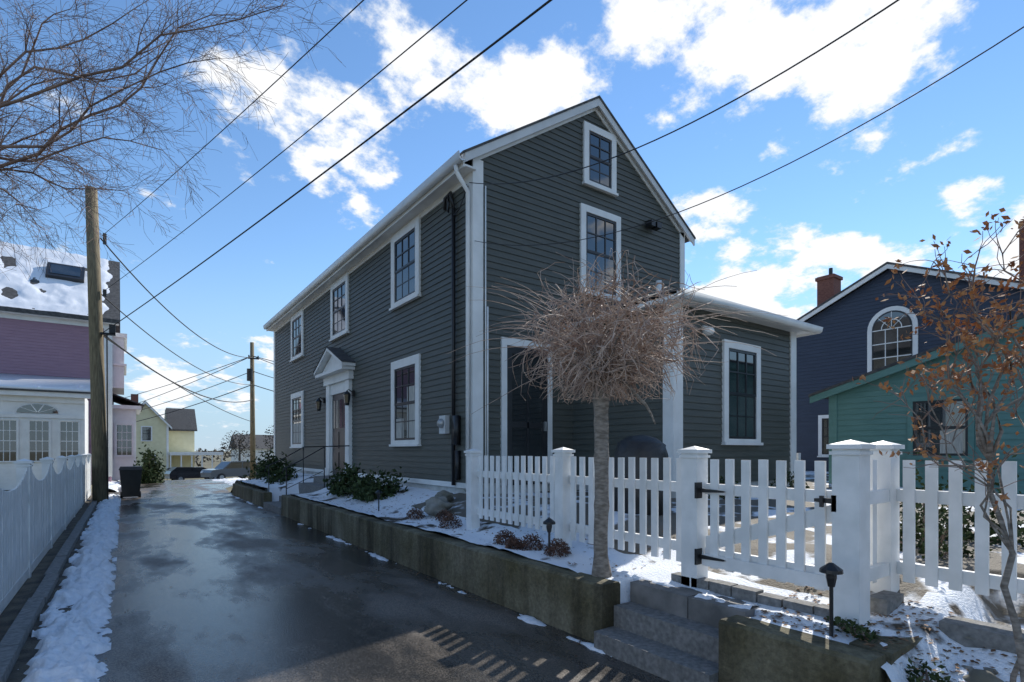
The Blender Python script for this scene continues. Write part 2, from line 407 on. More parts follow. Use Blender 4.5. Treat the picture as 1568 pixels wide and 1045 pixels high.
cond.tube([(4.60,8.42,5.75),(4.60,8.42,5.95),(4.62,8.25,6.0),(4.62,8.15,5.7)],.03,6)
cond.tube([(4.60,8.30,5.95),(4.52,8.15,5.6),(4.50,8.1,5.75)],.02,5)
cond.tube([(4.64,7.70,5.9),(4.56,7.85,5.55),(4.55,8.0,5.5),(4.60,8.1,5.7)],.010,5)
cond.tube([(4.60,7.72,5.80),(4.60,7.72,5.92)],.03,6)
mt=H.p('meter_box',LGREY)
mt.box(4.57,4.66,8.36,8.58,1.80,2.12)
H.p('meter_glass',METAL,True).blob((4.55,8.47,1.98),(.07,.085,.085),1,0)
cond.box(4.58,4.66,7.98,8.12,1.6,2.1); cond.box(4.6,4.66,7.98,8.08,1.0,1.5)
ds=H.p('downspout',WHITE,True)
ds.tube([(4.36,7.62,6.12),(4.38,7.62,6.02),(4.60,7.63,5.76),(4.605,7.64,5.5),(4.605,7.64,.95),(4.5,7.5,.85)],.036,8)
ds.tube([(4.92,7.53,3.9),(4.92,7.53,.9)],.016,6); ds.tube([(4.88,7.53,5.9),(4.88,7.53,.9)],.012,6)
fl=H.p('floodlight',IRON); fl.pbox(PG,8.93,9.15,6.28,6.34,.0,.12); fl.pbox(PG,8.88,9.0,6.18,6.30,.06,.22); fl.pbox(PG,9.06,9.2,6.18,6.30,.06,.22)

# one-storey ell with a hipped roof in front of the gable
PE=((0,5.30),(1,0),(0,-1)); PS=((6.88,0),(0,1),(-1,0)); PT=((10.57,0),(0,1),(1,0))
eb=H.p('wall_body',SIDE); eb.box(6.884,10.566,5.304,7.59,.95,3.80)
H.p('foundation',FOUND).box(6.9,10.55,5.32,7.58,.2,.96)
cl.clap(PE,6.88,10.57,.95,3.80); cl.clap(PS,5.30,7.594,.95,3.80); cl.clap(PT,5.3,7.594,.95,3.8)
i=len(rf.v)
rf.v += [(6.62,5.0,3.87),(10.90,5.0,3.83),(10.90,7.59,3.83),(6.62,7.59,3.87),(7.9,7.59,4.38),(9.7,7.59,4.38),
         (6.62,5.0,3.90),(10.90,5.0,3.86),(10.90,7.59,3.86),(6.62,7.59,3.90),(7.9,7.59,4.42),(9.7,7.59,4.42)]
rf.f += [tuple(i+k for k in q) for q in [(0,1,2,3),(6,7,11,10),(6,10,9),(7,8,11),(0,1,7,6),(1,2,8,7),(3,0,6,9),(9,10,11,8)]]
for (x0,x1,y0,y1) in [(6.63,10.89,5.02,5.045),(6.63,6.655,5.047,7.59),(10.865,10.89,5.047,7.59)]:
    tr.box(x0,x1,y0,y1,3.755,3.828)
tr.box(6.66,10.86,5.047,5.30,3.785,3.80); tr.box(6.66,6.88,5.302,7.59,3.785,3.80); tr.box(10.57,10.86,5.302,7.59,3.785,3.80)
gut.prism(((6.60,0),(0,1),(1,0)),[(5.02,3.87),(5.02,3.765),(4.97,3.76),(4.93,3.785),(4.91,3.87),(4.925,3.87),(4.94,3.79),(5.0,3.78)],0,4.31)
tr.box(6.848,6.879,5.27,5.47,.93,3.78); tr.box(6.85,7.08,5.266,5.299,.93,3.785)
tr.box(10.40,10.60,5.266,5.299,.93,3.785); tr.box(10.571,10.602,5.27,5.45,.93,3.785)
window(H,PE,8.16,9.29,1.63,3.37)
vp=H.p('vent_pipe',WHITE,True); vp.tube([(8.7,7.05,4.2),(8.7,7.05,4.90)],.06,10)
fl2=H.p('porch_floodlight',WHITE,True); fl2.blob((7.62,5.18,3.42),(.10,.09,.07),3,.02); fl2.tube([(7.62,5.29,3.5),(7.62,5.2,3.46)],.04,8)
H.done()

for yy in (13.22,15.62):
    L_=Obj('wall_lantern'); b=L_.p('frame',IRON); 
    b.box(4.60,4.67,yy-.03,yy+.03,2.85,3.0); b.tube([(4.62,yy,2.95),(4.52,yy,3.02),(4.48,yy,2.98)],.012,5)
    b.tube([(4.48,yy,2.62),(4.48,yy,2.66),(4.48,yy,2.9),(4.48,yy,2.99)],[.05,.06,.09,.01],6)
    L_.p('glass',GLASS).tube([(4.48,yy,2.68),(4.48,yy,2.88)],[.063,.09],6); L_.done()
hr=Obj('iron_handrail'); b=hr.p('r',IRON,True)
for yy in (13.4,15.3):
    b.tube([(4.6,yy,1.62),(4.0,yy,1.60),(3.4,yy,1.25),(3.05,yy,1.08),(3.0,yy,.95)],.014,6)
    b.tube([(3.98,yy,.55),(3.98,yy,1.6)],.013,6); b.tube([(3.1,yy,.1),(3.1,yy,1.1)],.013,6)
    b.tube([(3.1,yy,.6),(3.95,yy,1.0)],.008,5)
hr.done()

# ------------------------------------------------------------------ fences
def post(b,x,y,z0,z1,w):
    h=w/2
    b.box(x-h,x+h,y-h,y+h,z0,z1-.05)
    b.box(x-h-.022,x+h+.022,y-h-.022,y+h+.022,z1-.05,z1-.022)
    c=h+.012
    i=len(b.v); b.v += [(x-c,y-c,z1-.022),(x+c,y-c,z1-.022),(x+c,y+c,z1-.022),(x-c,y+c,z1-.022),(x,y,z1+.006)]
    b.f += [(i,i+1,i+4),(i+1,i+2,i+4),(i+2,i+3,i+4),(i+3,i,i+4)]
    b.box(x-h-.012,x+h+.012,y-h-.012,y+h+.012,z1-.085,z1-.065)
def pickets(b,p0,p1,zb,zt,sp=.125,w=.062,rails=(1.21,.74),t=.02):
    p0=Vector(p0);p1=Vector(p1);d=p1-p0;Ln=d.length;a=d/Ln;n=Vector((a.y,-a.x))
    P=((p0.x,p0.y),(a.x,a.y),(n.x,n.y)); k=int(Ln/sp); off=(Ln-(k-1)*sp)/2
    for i in range(k):
        u=off+i*sp+random.uniform(-.002,.002)
        b.pbox(P,u-w/2,u+w/2,zb,zt+random.uniform(-.003,.003),0,t)
    for r in rails: b.pbox(P,0,Ln,r-.04,r+.04,t+.001,t+.04)
F=Obj('white_picket_fence'); fb=F.p('pickets',FWHITE)
for (x,y,z0,z1,w) in [(3.57,5.80,.4,1.52,.125),(3.57,4.08,.4,1.53,.125),(3.57,2.55,.35,1.53,.14),(3.55,1.44,.3,1.56,.15),(4.05,1.45,.3,1.56,.14),(4.05,-.75,.3,1.56,.14)]:
    post(fb,x,y,z0,z1,w)
pickets(fb,(3.57,4.15),(3.57,5.74),.66,1.44); pickets(fb,(3.57,2.62),(3.57,4.01),.62,1.44)
pickets(fb,(3.63,1.45),(3.98,1.45),.66,1.44); pickets(fb,(4.05,-.68),(4.05,1.38),.66,1.44,sp=.12)
pickets(fb,(3.62,5.88),(4.60,7.45),.72,1.44); pickets(fb,(4.05,-3),(4.05,-.82),.66,1.44)
F.done()
G=Obj('picket_gate'); b=G.p('pickets',FWHITE)
pickets(b,(3.56,1.54),(3.56,2.46),.62,1.435,sp=.125,rails=())
PGt=((3.56,0),(0,1),(1,0))
b.pbox(PGt,1.535,2.465,1.17,1.25,.021,.055); b.pbox(PGt,1.535,2.465,.66,.76,.021,.055)
b.pbox(PGt,1.535,2.465,.635,.72,-.02,-.001)
b.prism(PGt,[(2.46,.74),(2.46,.85),(1.54,1.17),(1.54,1.06)],.022,.05)
ir=G.p('hardware',IRON)
Q=((3.56,0),(0,1),(-1,0))
for z in (1.20,.70):
    ir.prism(Q,[(2.48,z-.016),(2.28,z-.007),(2.26,z),(2.28,z+.007),(2.48,z+.016)],.024,.030)
    ir.prism(Q,[(2.49,z-.06),(2.475,z-.06),(2.475,z+.06),(2.49,z+.06)],.0,.074)
ir.prism(Q,[(1.50,1.17),(1.64,1.18),(1.64,1.20),(1.50,1.21)],.022,.040); ir.pbox(Q,1.49,1.52,1.13,1.23,.05,.085); ir.pbox(Q,1.58,1.60,1.15,1.22,.040,.06)
G.done()

LF=Obj('scalloped_fence'); b=LF.p('f',FWHITE)
y=-1.0; sp=2.36
while y<23.4:
    post(b,-.95,y,.0,1.40,.12)
    if y+sp<24:
        n=int((sp-.14)/.092)
        for i in range(n):
            u=y+.09+ (sp-.18)*(i+.5)/n; t=abs(2*(i+.5)/n-1)
            zt_=1.10+.22*t**2.2+random.uniform(-.003,.003); dx=random.uniform(0,.004)
            b.box(-.925,-.905+dx,u-.037,u+.037,.10,zt_)
        b.box(-.965,-.927,y+.06,y+sp-.06,.25,.34); b.box(-.965,-.927,y+.06,y+sp-.06,.90,.99)
        b.box(-.935,-.90,y+.06,y+sp-.06,.03,.14)
    y+=sp
LF.done()

# ------------------------------------------------------------------ neighbours on the left
PH=Obj('mauve_house'); PB=((0,31),(1,0),(0,-1)); PBR=((-.5,0),(0,1),(1,0))
b=PH.p('wall_body',PINK); b.box(-16,-.504,31.004,39,-.1,7.5)
b.prism(((-16,0),(0,1),(1,0)),[(31.01,7.5),(39,7.5),(35,11.0)],0,15.49)
c=PH.p('clapboards',PINK); c.clap(PB,-16,-.5,4.0,7.3,.13); c.clap(PBR,31,39,.3,7.3,.13)
t=PH.p('trim',WHITE); t.pbox(PB,-16,-.42,7.1,7.5,0,.06); t.pbox(PB,-.75,-.44,.3,7.1,0,.05); t.pbox(PBR,31,31.25,.3,7.3,0,.05); t.pbox(PBR,31,39,7.1,7.5,0,.05)
t.box(-16,-.2,30.62,31,7.30,7.42)
r=PH.p('roof',ROOF); r.prism(((-16,0),(0,1),(1,0)),[(30.6,7.32),(35,11.2),(39.4,7.32),(39.4,7.5),(35,11.4),(30.6,7.5)],0,15.82)
s_=PH.p('roof_snow',ROOFSNOW,True)
i0=len(s_.v); nxx,nyy=160,60
for j in range(nyy+1):
    for i in range(nxx+1):
        x=-10+9.75*i/nxx; f=j/nyy; yy=30.62+(35-30.62)*f; zz=7.5+(yy-30.6)*(3.9/4.4)
        n=noise.fractal(Vector((x*1.1,f*5,4)),1,2,5)
        edge=min((-.25-x)/.9,1)*1.0
        th=.10*(n*.9+.40) - .12*max(0,1-edge*1.6) - .10*max(0,.10-f)*6*(.5+n)
        s_.v.append((x,yy-.05*max(th,0),zz+max(-.04,min(th,.07))))
for j in range(nyy):
    for i in range(nxx):
        q=i0+j*(nxx+1)+i; s_.f.append((q,q+1,q+nxx+2,q+nxx+1))
sk=PH.p('skylight',SASH)
def rp(x,yy,h): return (x,yy-h*.66,7.5+(yy-30.6)*.886+h*.75)
def rbox(bb,x0,x1,y0,y1,h0,h1): bb.hexa([rp(x0,y0,h0),rp(x1,y0,h0),rp(x1,y1,h0),rp(x0,y1,h0),rp(x0,y0,h1),rp(x1,y0,h1),rp(x1,y1,h1),rp(x0,y1,h1)])
rbox(sk,-2.95,-1.55,32.8,33.75,0,.22); rbox(PH.p('window_glass',GLASS),-2.8,-1.7,32.95,33.6,.2,.24)
SP=((0,28),(1,0),(0,-1)); b=PH.p('sunroom_walls',WHITE); b.box(-14,-1.30,28.004,31,-.1,3.72)
b.clap(SP,-14,-1.30,.0,1.0,.13)
t.box(-14.2,-1.1,27.75,28,3.62,3.80)
PH.p('sunroom_roof',ROOF).prism(((-14.2,0),(0,1),(1,0)),[(27.7,3.80),(31,4.6),(31,4.66),(27.7,3.86)],0,13.15)
PH.p('roof_snow',ROOFSNOW,True).prism(((-14.2,0),(0,1),(1,0)),[(27.72,3.86),(31,4.66),(31,4.76),(27.9,4.02),(27.70,3.93)],0,13.1)
for (a0,a1) in [(-5.1,-4.55),(-3.98,-3.30),(-3.05,-2.35),(-2.13,-1.44)]:
    window(PH,SP,a0,a1,1.05,2.72,cols=3,rows=2,tw=.04,base=.03,sash=WHITE,sill=False)
for cx in (-2.75,-4.6):
    poly=[(cx+.62*math.cos(a*math.pi/10),2.98+.34*math.sin(a*math.pi/10)) for a in range(11)]
    PH.p('window_glass',GLASS).prism(SP,poly,.02,.035)
    for a in range(0,11,2):
        th=a*math.pi/10
        t.prism(SP,[(cx-.02,2.98),(cx+.02,2.98),(cx+.62*math.cos(th)+.02,2.98+.34*math.sin(th)),(cx+.62*math.cos(th)-.02,2.98+.34*math.sin(th))],.034,.05)
t.pbox(SP,-6,-1.3,3.40,3.62,0,.06); t.pbox(SP,-6,-1.3,2.78,2.92,0,.055)
b=PH.p('side_bay',WHITE); b.box(-.5,.0,33,37,4.6,7.1); b.box(-.5,.12,32.9,37.1,7.1,7.3); b.box(-.5,.1,32.9,37.1,5.7,5.8)
b=PH.p('porch_walls',WHITE); b.box(-.5,.5,33.6,38.4,.0,3.6); b.box(-.5,.72,33.3,38.6,3.6,3.78)
PH.p('sunroom_roof',ROOF).prism(((0,33.2),(1,0),(0,1)),[(-.5,4.3),(.82,3.78),(.82,3.84),(-.5,4.36)],0,5.5)
window(PH,((0,33.6),(1,0),(0,-1)),-.40,.42,1.2,2.9,cols=3,tw=.08,sash=WHITE); 
PH.done()

YH=Obj('yellow_house'); ox=-1.5; P1=((ox,82),(1,0),(0,-1)); zb=-2.0
b=YH.p('walls',YELL); b.prism(((ox,82.01),(1,0),(0,1)),[(1.2,zb),(6.1,zb),(6.1,4.8),(3.65,7.5),(1.2,4.8)],0,8)
b.prism(((ox+6.0,0),(0,1),(1,0)),[(84,zb),(90,zb),(90,4.4),(87,7.1),(84,4.4)],0,3.2)
r=YH.p('roof',ROOF); r.prism(((ox,81.7),(1,0),(0,1)),[(.8,4.35),(3.65,7.55),(6.5,4.35),(6.5,4.55),(3.65,7.78),(.8,4.55)],0,8.5)
r.prism(((ox+6.1,0),(0,1),(1,0)),[(83.6,4.1),(87,7.1),(90.4,4.1),(90.4,4.3),(87,7.3),(83.6,4.3)],0,3.4)
t=YH.p('trim',WHITE); t.prism(((ox,81.65),(1,0),(0,1)),[(.8,4.2),(3.65,7.4),(6.5,4.2),(6.5,4.48),(3.65,7.7),(.8,4.48)],-.03,.04)
t.pbox(P1,1.15,1.4,zb,4.8,0,.04); t.pbox(P1,5.9,6.15,zb,4.8,0,.04)
window(YH,P1,3.2,4.4,2.7,4.6,cols=2,tw=.15); window(YH,P1,3.6,4.8,-.9,1.0,cols=2,tw=.15); window(YH,P1,1.8,2.7,-.9,1.0,cols=2,tw=.15)
YH.p('chimney',BRICK).box(ox+2.2,ox+3.0,85,86,5.5,8.8)
p=YH.p('porch',WHITE); p.box(ox+6.2,ox+12.2,80.5,84,.9,1.3)
for i in range(6): p.box(ox+6.2+i*1.16,ox+6.35+i*1.16,80.6,80.75,zb,.9)
p.box(ox+6.2,ox+12.2,80.6,80.7,-.95,-.85)
YH.done()

WC=Obj('white_cottage'); b=WC.p('walls',WHITE); b.box(15,24,96,104,-1.9,1.9); WC.p('roof',ROOF).prism(((14.6,0),(0,1),(1,0)),[(95.6,1.8),(100,4.2),(104.4,1.8)],0,9.8); WC.done()
# ------------------------------------------------------------------ neighbours on the right
PN=((20,0),(0,1),(-1,0)); NH=Obj('navy_house')
def nz(y): return 7.45-abs(y-6.95)*.45
b=NH.p('wall_body',NAVY); b.prism(((20.004,0),(0,1),(1,0)),[(10.6,.3),(3.3,.3),(3.3,nz(3.3)-.1),(6.95,7.35),(10.6,nz(10.6)-.1)],0,12)
c=NH.p('clapboards',NAVY); zz=lambda z:6.95-(7.33-z)/.45
c.clap(PN,lambda z:max(3.3,zz(z)),lambda z:min(10.6,2*6.95-zz(z)),.4,7.3,.12)
t=NH.p('trim',WHITE); r=NH.p('roof',ROOF)
def nb(y0,y1,t0,t1,d0,d1,b): b.prism(PN,[(y0,nz(y0)-t0),(y1,nz(y1)-t0),(y1,nz(y1)-t1),(y0,nz(y0)-t1)],d0,d1)
nb(3.0,6.95,.0,.14,.22,.26,t); nb(6.95,10.95,.0,.14,.22,.26,t); nb(3.0,6.95,.0,.03,0,.22,t); nb(6.95,10.95,.0,.03,0,.22,t)
nb(3.0,6.95,-.07,-.002,-12,.28,r); nb(6.95,10.95,-.07,-.002,-12,.28,r)
t.pbox(PN,10.42,10.62,.4,5.75,0,.04)
cx,hw=6.9,.70
def arch(R,z0,zs,n=14): return [(cx-R,z0),(cx+R,z0)]+[(cx+R*math.cos(math.pi*a/n),zs+R*math.sin(math.pi*a/n)) for a in range(n+1)]
t.prism(PN,arch(.70,3.97,5.42),.0,.05); NH.p('window_sash',SASH).prism(PN,arch(.56,4.06,5.42),.05,.058)
gl=NH.p('window_glass',GLASS); gl.prism(PN,arch(.51,4.10,5.42),.058,.062)
for u in (-.17,.17): t.pbox(PN,cx+u-.012,cx+u+.012,4.08,5.42,.062,.075)
for z in (4.5,4.95,5.40): t.pbox(PN,cx-.54,cx+.54,z-.015,z+.015,.062,.078)
for a in range(12):
    R=.27; t0,t1=math.pi*a/12,math.pi*(a+1)/12
    t.prism(PN,[(cx+R*math.cos(t0),5.42+R*math.sin(t0)),(cx+(R+.025)*math.cos(t0),5.42+(R+.025)*math.sin(t0)),(cx+(R+.025)*math.cos(t1),5.42+(R+.025)*math.sin(t1)),(cx+R*math.cos(t1),5.42+R*math.sin(t1))],.062,.075)
for a in (.25,.5,.75):
    th=math.pi*a; t.prism(PN,[(cx-.01,5.42),(cx+.01,5.42),(cx+.53*math.cos(th)+.01,5.42+.53*math.sin(th)),(cx+.53*math.cos(th)-.01,5.42+.53*math.sin(th))],.062,.074)
window(NH,PN,8.55,9.15,1.3,2.75,cols=2,tw=.12)
ch=NH.p('chimney',BRICK); ch.box(21.6,22.2,9.35,9.95,5.6,8.15); ch.box(21.55,22.25,9.3,10.0,8.0,8.12); ch.box(20.6,21.2,3.45,4.0,5.5,8.0)
pp=NH.p('pipe',IRON); pp.tube([(21.7,9.5,8.12),(21.7,9.5,8.4)],.07,7)
NH.done()

TH=Obj('teal_house'); PTl=((13,0),(0,1),(-1,0))
def tz(y): return 4.55-abs(y-.0)*.30
b=TH.p('wall_body',TEAL); b.prism(((13.004,0),(0,1),(1,0)),[(5.7,.3),(-5.7,.3),(-5.7,tz(5.7)-.06),(0,4.48),(5.7,tz(5.7)-.06)],0,7)
TH.p('clapboards',TEAL).clap(PTl,lambda z:max(-5.7,-(4.45-z)/.30),lambda z:min(5.7,(4.45-z)/.30),.5,4.4,.12)
t=TH.p('trim',TEAL); r=TH.p('roof',ROOF)
for s in (1,-1):
    t.prism(PTl,[(s*6.05,tz(6.05)),(0,4.55),(0,4.40),(s*6.05,tz(6.05)-.15)],.18,.22)
    t.prism(PTl,[(s*6.05,tz(6.05)),(0,4.55),(0,4.52),(s*6.05,tz(6.05)-.03)],0,.18)
    r.prism(PTl,[(s*6.07,tz(6.07)+.06),(0,4.61),(0,4.552),(s*6.07,tz(6.07)+.002)],-7,.24)
t.pbox(PTl,5.55,5.72,.4,2.75,0,.03)
window(TH,PTl,3.14,4.20,1.35,2.58,cols=1,rows=1,tw=.09,casing=TEAL,curtain=[(.05,.5,.02,.45)])
window(TH,PTl,.9,2.0,1.35,2.58,cols=1,rows=1,tw=.09,casing=TEAL)
TH.done()
rf2=Obj('yard_railing'); b=rf2.p('r',FWHITE); pickets(b,(11.2,5.6),(12.9,7.2),.7,1.40,sp=.14); b.box(11.15,11.25,5.5,5.6,.5,1.45); rf2.done()

# ------------------------------------------------------------------ utility poles and wires
up=Obj('utility_pole'); b=up.p('pole',POLE,True)
b.tube([(-.55,19.3,-.1),(-.60,19.34,3),(-.68,19.4,6),(-.76,19.45,8.97)],[.185,.175,.16,.145],14)
h=up.p('hardware',IRON); h.box(-.55,-.2,19.2,19.3,4.80,4.86); h.box(-.35,-.2,19.15,19.3,4.86,5.1); h.tube([(-.45,19.3,7.4),(-.45,19.3,7.7)],.05,6); h.tube([(-.45,19.3,5.9),(-.45,19.3,6.1)],.05,6)
h.tube([(-.38,19.25,.1),(-.40,19.27,4.8)],.02,5)
up.done()
up=Obj('utility_pole'); b=up.p('pole',POLE,True)
b.tube([(6.2,34.9,-.4),(6.15,34.9,7.9)],[.16,.11],10)
h=up.p('hardware',IRON); h.box(5.9,6.5,34.7,34.78,6.9,6.98); h.tube([(6.0,34.7,5.6),(6.0,34.7,6.3)],.17,10)
for i in (5.95,6.45): h.tube([(i,34.74,6.98),(i,34.74,7.12)],.04,6)
up.done()
def wire(name,A,Bp,ext,sag,r,n=40):
    A=Vector(A);Bp=Vector(Bp);C=A+(Bp-A)*ext
    O=Obj(name); b=O.p('w',CABLE,True); pts=[]
    for i in range(n+1):
        t=i/n; p=A.lerp(C,t); p.z-=sag*4*t*(1-t); pts.append(p)
    b.tube(pts,r,6); return O.done()
wire('overhead_wire',(-.52,19.2,7.58),(2.49,4.99,6.90),1.7,.22,.0075)
wire('overhead_wire',(-.5,19.2,6.0),(2.90,4.07,6.25),1.7,.25,.0075)
wire('overhead_wire',(-.5,19.2,4.84),(3.49,3.65,6.15),1.6,.22,.0125)
wire('service_wire',(4.62,7.62,5.92),(4.37,1.79,5.50),1.6,.95,.0065)
wire('service_wire',(4.68,7.55,4.95),(5.15,1.22,5.50),1.5,1.20,.005)
P2=(6.15,34.8)
for (z0,z1,sg,r) in [(7.58,7.0,.9,.02),(6.0,5.4,.7,.016),(4.9,4.5,.8,.024),(4.84,3.2,.3,.016)]:
    wire('overhead_wire',(-.55,19.4,z0),(*P2,z1),1.0,sg,r)
for (z0,z1,sg,r) in [(7.1,6.9,.6,.02),(7.1,6.0,.8,.02),(6.2,5.8,.9,.02),(5.4,5.0,.9,.025)]:
    wire('overhead_wire',(*P2,z0),(16,36,z1),1.6,sg,r)
    wire('overhead_wire',(*P2,z0),(-3,62,z1-1),1.6,sg,r)

# ------------------------------------------------------------------ trees
def rnd(s=1): return Vector((random.gauss(0,1),random.gauss(0,1),random.gauss(0,1)))*s
TX,TY=3.20,3.18
tr_=Obj('weeping_mulberry_tree'); b=tr_.p('trunk',BARK,True)
tp=[]; rr=[]
for i in range(26):
    z=.44+(2.12-.44)*i/25
    tp.append((TX+.012*noise.noise(Vector((z*2,0,1))),TY+.012*noise.noise(Vector((z*2,4,1))),z))
    rr.append(.058+.03*max(0,1-i/3)+.022*smooth(20,24,i)-.03*smooth(24,25,i)+.004*noise.noise(Vector((z*9,2,2)))+(.006 if i in(9,15,19) else 0))
b.tube(tp,rr,16)
c0=Vector((TX+.03,TY,2.08)); tw=tr_.p('twigs',TWIG,False)
cc=Vector((TX+.08,TY+.0,2.46)); R3=Vector((.74,.74,.46))
limb_pts=[]
for i in range(26):
    th=i*2.4+random.uniform(-.3,.3); el=random.uniform(-.05,.95)
    d=Vector((math.cos(th)*math.cos(el),math.sin(th)*math.cos(el),math.sin(el)))
    p=c0.copy(); pts=[p.copy()]; rr=[.024]; Ln=random.uniform(.3,.62); dd=(d+Vector((0,0,.25))).normalized()
    for k in range(7):
        dd=(dd+rnd(.26)).normalized(); p=p+dd*Ln/7; pts.append(p.copy()); rr.append(.024*(1-(k+1)/9)); limb_pts.append((p.copy(),d))
    b.tube(pts,rr,6)
for i in range(1650):
    p,d=random.choice(limb_pts); p=p.copy()+rnd(.03)
    if random.random()<.6:
        q=rnd(); q.normalize(); p=cc+Vector((q.x*R3.x,q.y*R3.y,q.z*R3.z))*random.random()**.4*.92
        if p.z<2.04: p.z=2.04+random.random()*.1
    out=(p-c0); out.z*=.6
    if out.length>1e-3: out.normalize()
    dd=(out*.55+rnd(.85)+Vector((0,0,.22))).normalized(); Ln=random.uniform(.2,.58); n=7
    pts=[p.copy()]; rr=[random.uniform(.003,.0065)]; curl=rnd(.26); gvt=random.uniform(.02,.36)
    for k in range(n):
        dd=(dd+curl+rnd(.18)+Vector((0,0,-gvt))).normalized(); p=p+dd*Ln/n
        q=p-cc; e=math.sqrt((q.x/R3.x)**2+(q.y/R3.y)**2+(q.z/(R3.z*1.05))**2)
        if e>1.08+random.random()*.3: dd=(dd-q.normalized()*.9).normalized()
        if p.z<1.90: break
        pts.append(p.copy()); rr.append(rr[0]*(1-.7*(k+1)/n))
    if len(pts)>2: tw.tube(pts,rr,3,False)
Rv=Vector((.8115,-.5843,0))
for i in range(44):
    th=random.uniform(0,2*math.pi); d=Vector((math.cos(th),math.sin(th),random.uniform(.15,.85))).normalized()
    if i<15: d=(-Rv*random.uniform(.6,1.1)+Vector((0,0,random.uniform(.2,.8)))+rnd(.15)).normalized()
    p=c0+d*.35+Vector((0,0,.15)); pts=[p.copy()]; rr=[.004]; Ln=random.uniform(.5,1.1)
    for k in range(10):
        d=(d+rnd(.05)+Vector((0,0,-.085))).normalized(); p=p+d*Ln/10; pts.append(p.copy()); rr.append(.004*(1-.7*(k+1)/10))
    tw.tube(pts,rr,4,False)
tr_.done()

BT=Obj('bare_maple_tree'); b=BT.p('trunk',BRANCH,True); tw=BT.p('twigs',BRANCH,False)
top=Vector((-3.5,11.2,4.0))
b.tube([(-3.6,11.4,-.1),(-3.55,11.3,1),(-3.5,11.25,2.6),top],[.30,.24,.20,.17],12)
def curve(p0,p1,n,wob,rise):
    p0=Vector(p0);p1=Vector(p1);out=[]; s=random.uniform(0,100)
    for i in range(n+1):
        t=i/n; p=p0.lerp(p1,t)+Vector((0,0,rise*4*t*(1-t)))
        w=wob*math.sin(math.pi*t)
        p+=Vector((noise.noise(Vector((t*4,s,0))),noise.noise(Vector((t*4,s,5))),noise.noise(Vector((t*4,s,9)))))*w*2
        out.append(p)
    return out
def grow(p,d,Ln,r,depth,droop):
    n=6 if depth>0 else 5
    pts=[p.copy()]; rr=[r]; cur=d.normalized(); bend=rnd(.07)
    for k in range(n):
        cur=(cur+bend+rnd(.09)+Vector((0,0,-droop*(k/n)))).normalized(); p=p+cur*Ln/n; pts.append(p.copy()); rr.append(max(.0020,r*(1-.75*(k+1)/n)))
    tw.tube(pts,rr,4 if depth>0 else 3,False)
    if depth>0:
        m=random.randint(4,5) if depth>1 else random.randint(3,5)
        for _ in range(m):
            k=random.randint(1,n); base=pts[k]; ax=(pts[k]-pts[k-1]).normalized()
            sd=rnd(); sd-=ax*sd.dot(ax); sd.normalize()
            grow(base.copy(),ax*.85+sd*.65,Ln*random.uniform(.45,.7),rr[k]*.65,depth-1,droop*1.2)
targets=[((.90,7.36,6.23),.3),((.41,8.33,5.4),.5),((.0,9.19,5.1),.5),((1.42,6.37,6.45),.5),((-.55,10.25,6.45),.3),((1.3,7.6,7.1),.4),
         ((-1.09,11.26,5.3),.4),((.31,9.63,8.2),.2),((-.6,9.6,7.6),.3),((.6,8.9,7.2),.3),((-.2,8.6,6.2),.4),((-1.6,10.2,7.6),.2)]
for tgt,rise in targets:
    pts=curve(top,tgt,14,.35,rise); n=len(pts)-1
    rr=[.030*(1-i/n)**1.1+.005 for i in range(n+1)]
    b.tube(pts,rr,6)
    for k in range(4,n+1):
        for _ in range(2):
            ax=(pts[k]-pts[k-1]).normalized(); sd=rnd(); sd-=ax*sd.dot(ax); sd.normalize()
            grow(pts[k].copy(),ax*.8+sd*.6,random.uniform(.5,1.0),min(.008,rr[k]*.6),2,.10)
BT.done()

OT=Obj('japanese_maple_tree'); b=OT.p('trunk',BARK,True); tw=OT.p('twigs',BRANCH,False); lf=OT.p('leaves',LEAFO,False)
def leaf(bb,p,s,m=4):
    a=rnd().normalized(); c=a.cross(rnd()).normalized()
    bb.quad(p-a*s,p+c*s*.5,p+a*s,p-c*s*.5)
base=Vector((3.50,.62,.15))
stem=curve(base,(3.47,.78,1.45),8,.04,0); b.tube(stem,[.019-.0010*i for i in range(9)],8)
def og(p,tgt,r):
    pts=curve(p,tgt,9,.10,.05); b.tube(pts,[r*(1-.7*i/9) for i in range(10)],5)
    for k in range(3,10):
        for _ in range(3):
            ax=(pts[k]-pts[k-1]).normalized(); d=(ax*.7+rnd(.45)).normalized(); q=pts[k].copy(); Q=[q.copy()]
            for j in range(4): d=(d+rnd(.18)).normalized(); q=q+d*random.uniform(.03,.055); Q.append(q.copy())
            tw.tube(Q,[.0025,.0022,.002,.0016,.0014],3,False)
            if random.random()<(.85 if tgt[2]>2 else .5):
                for _ in range(random.randint(3,9)): leaf(lf,Q[-1]+rnd(.02),random.uniform(.012,.025))
s0=stem[-1]; s1=stem[5]
for tgt in [(3.41,.99,2.48),(3.48,.82,2.51),(3.64,.71,2.60),(3.52,.88,2.2),(3.44,.95,2.1),(3.55,.6,2.4),(3.47,.86,2.35),(3.38,1.05,2.3)]: og(s0,tgt,.009)
for tgt in [(3.39,1.13,1.78),(3.42,1.05,1.9),(3.5,.95,1.7),(3.6,.7,1.9)]: og(s1,tgt,.007)
b.tube(curve(base+Vector((.05,.1,0)),(3.56,.60,1.5),6,.05,0),[.013,.012,.011,.010,.009,.008,.007],6)
for tgt in [(3.62,.62,2.5),(3.7,.7,2.2)]: og(Vector((3.56,.60,1.5)),tgt,.007)
OT.done()

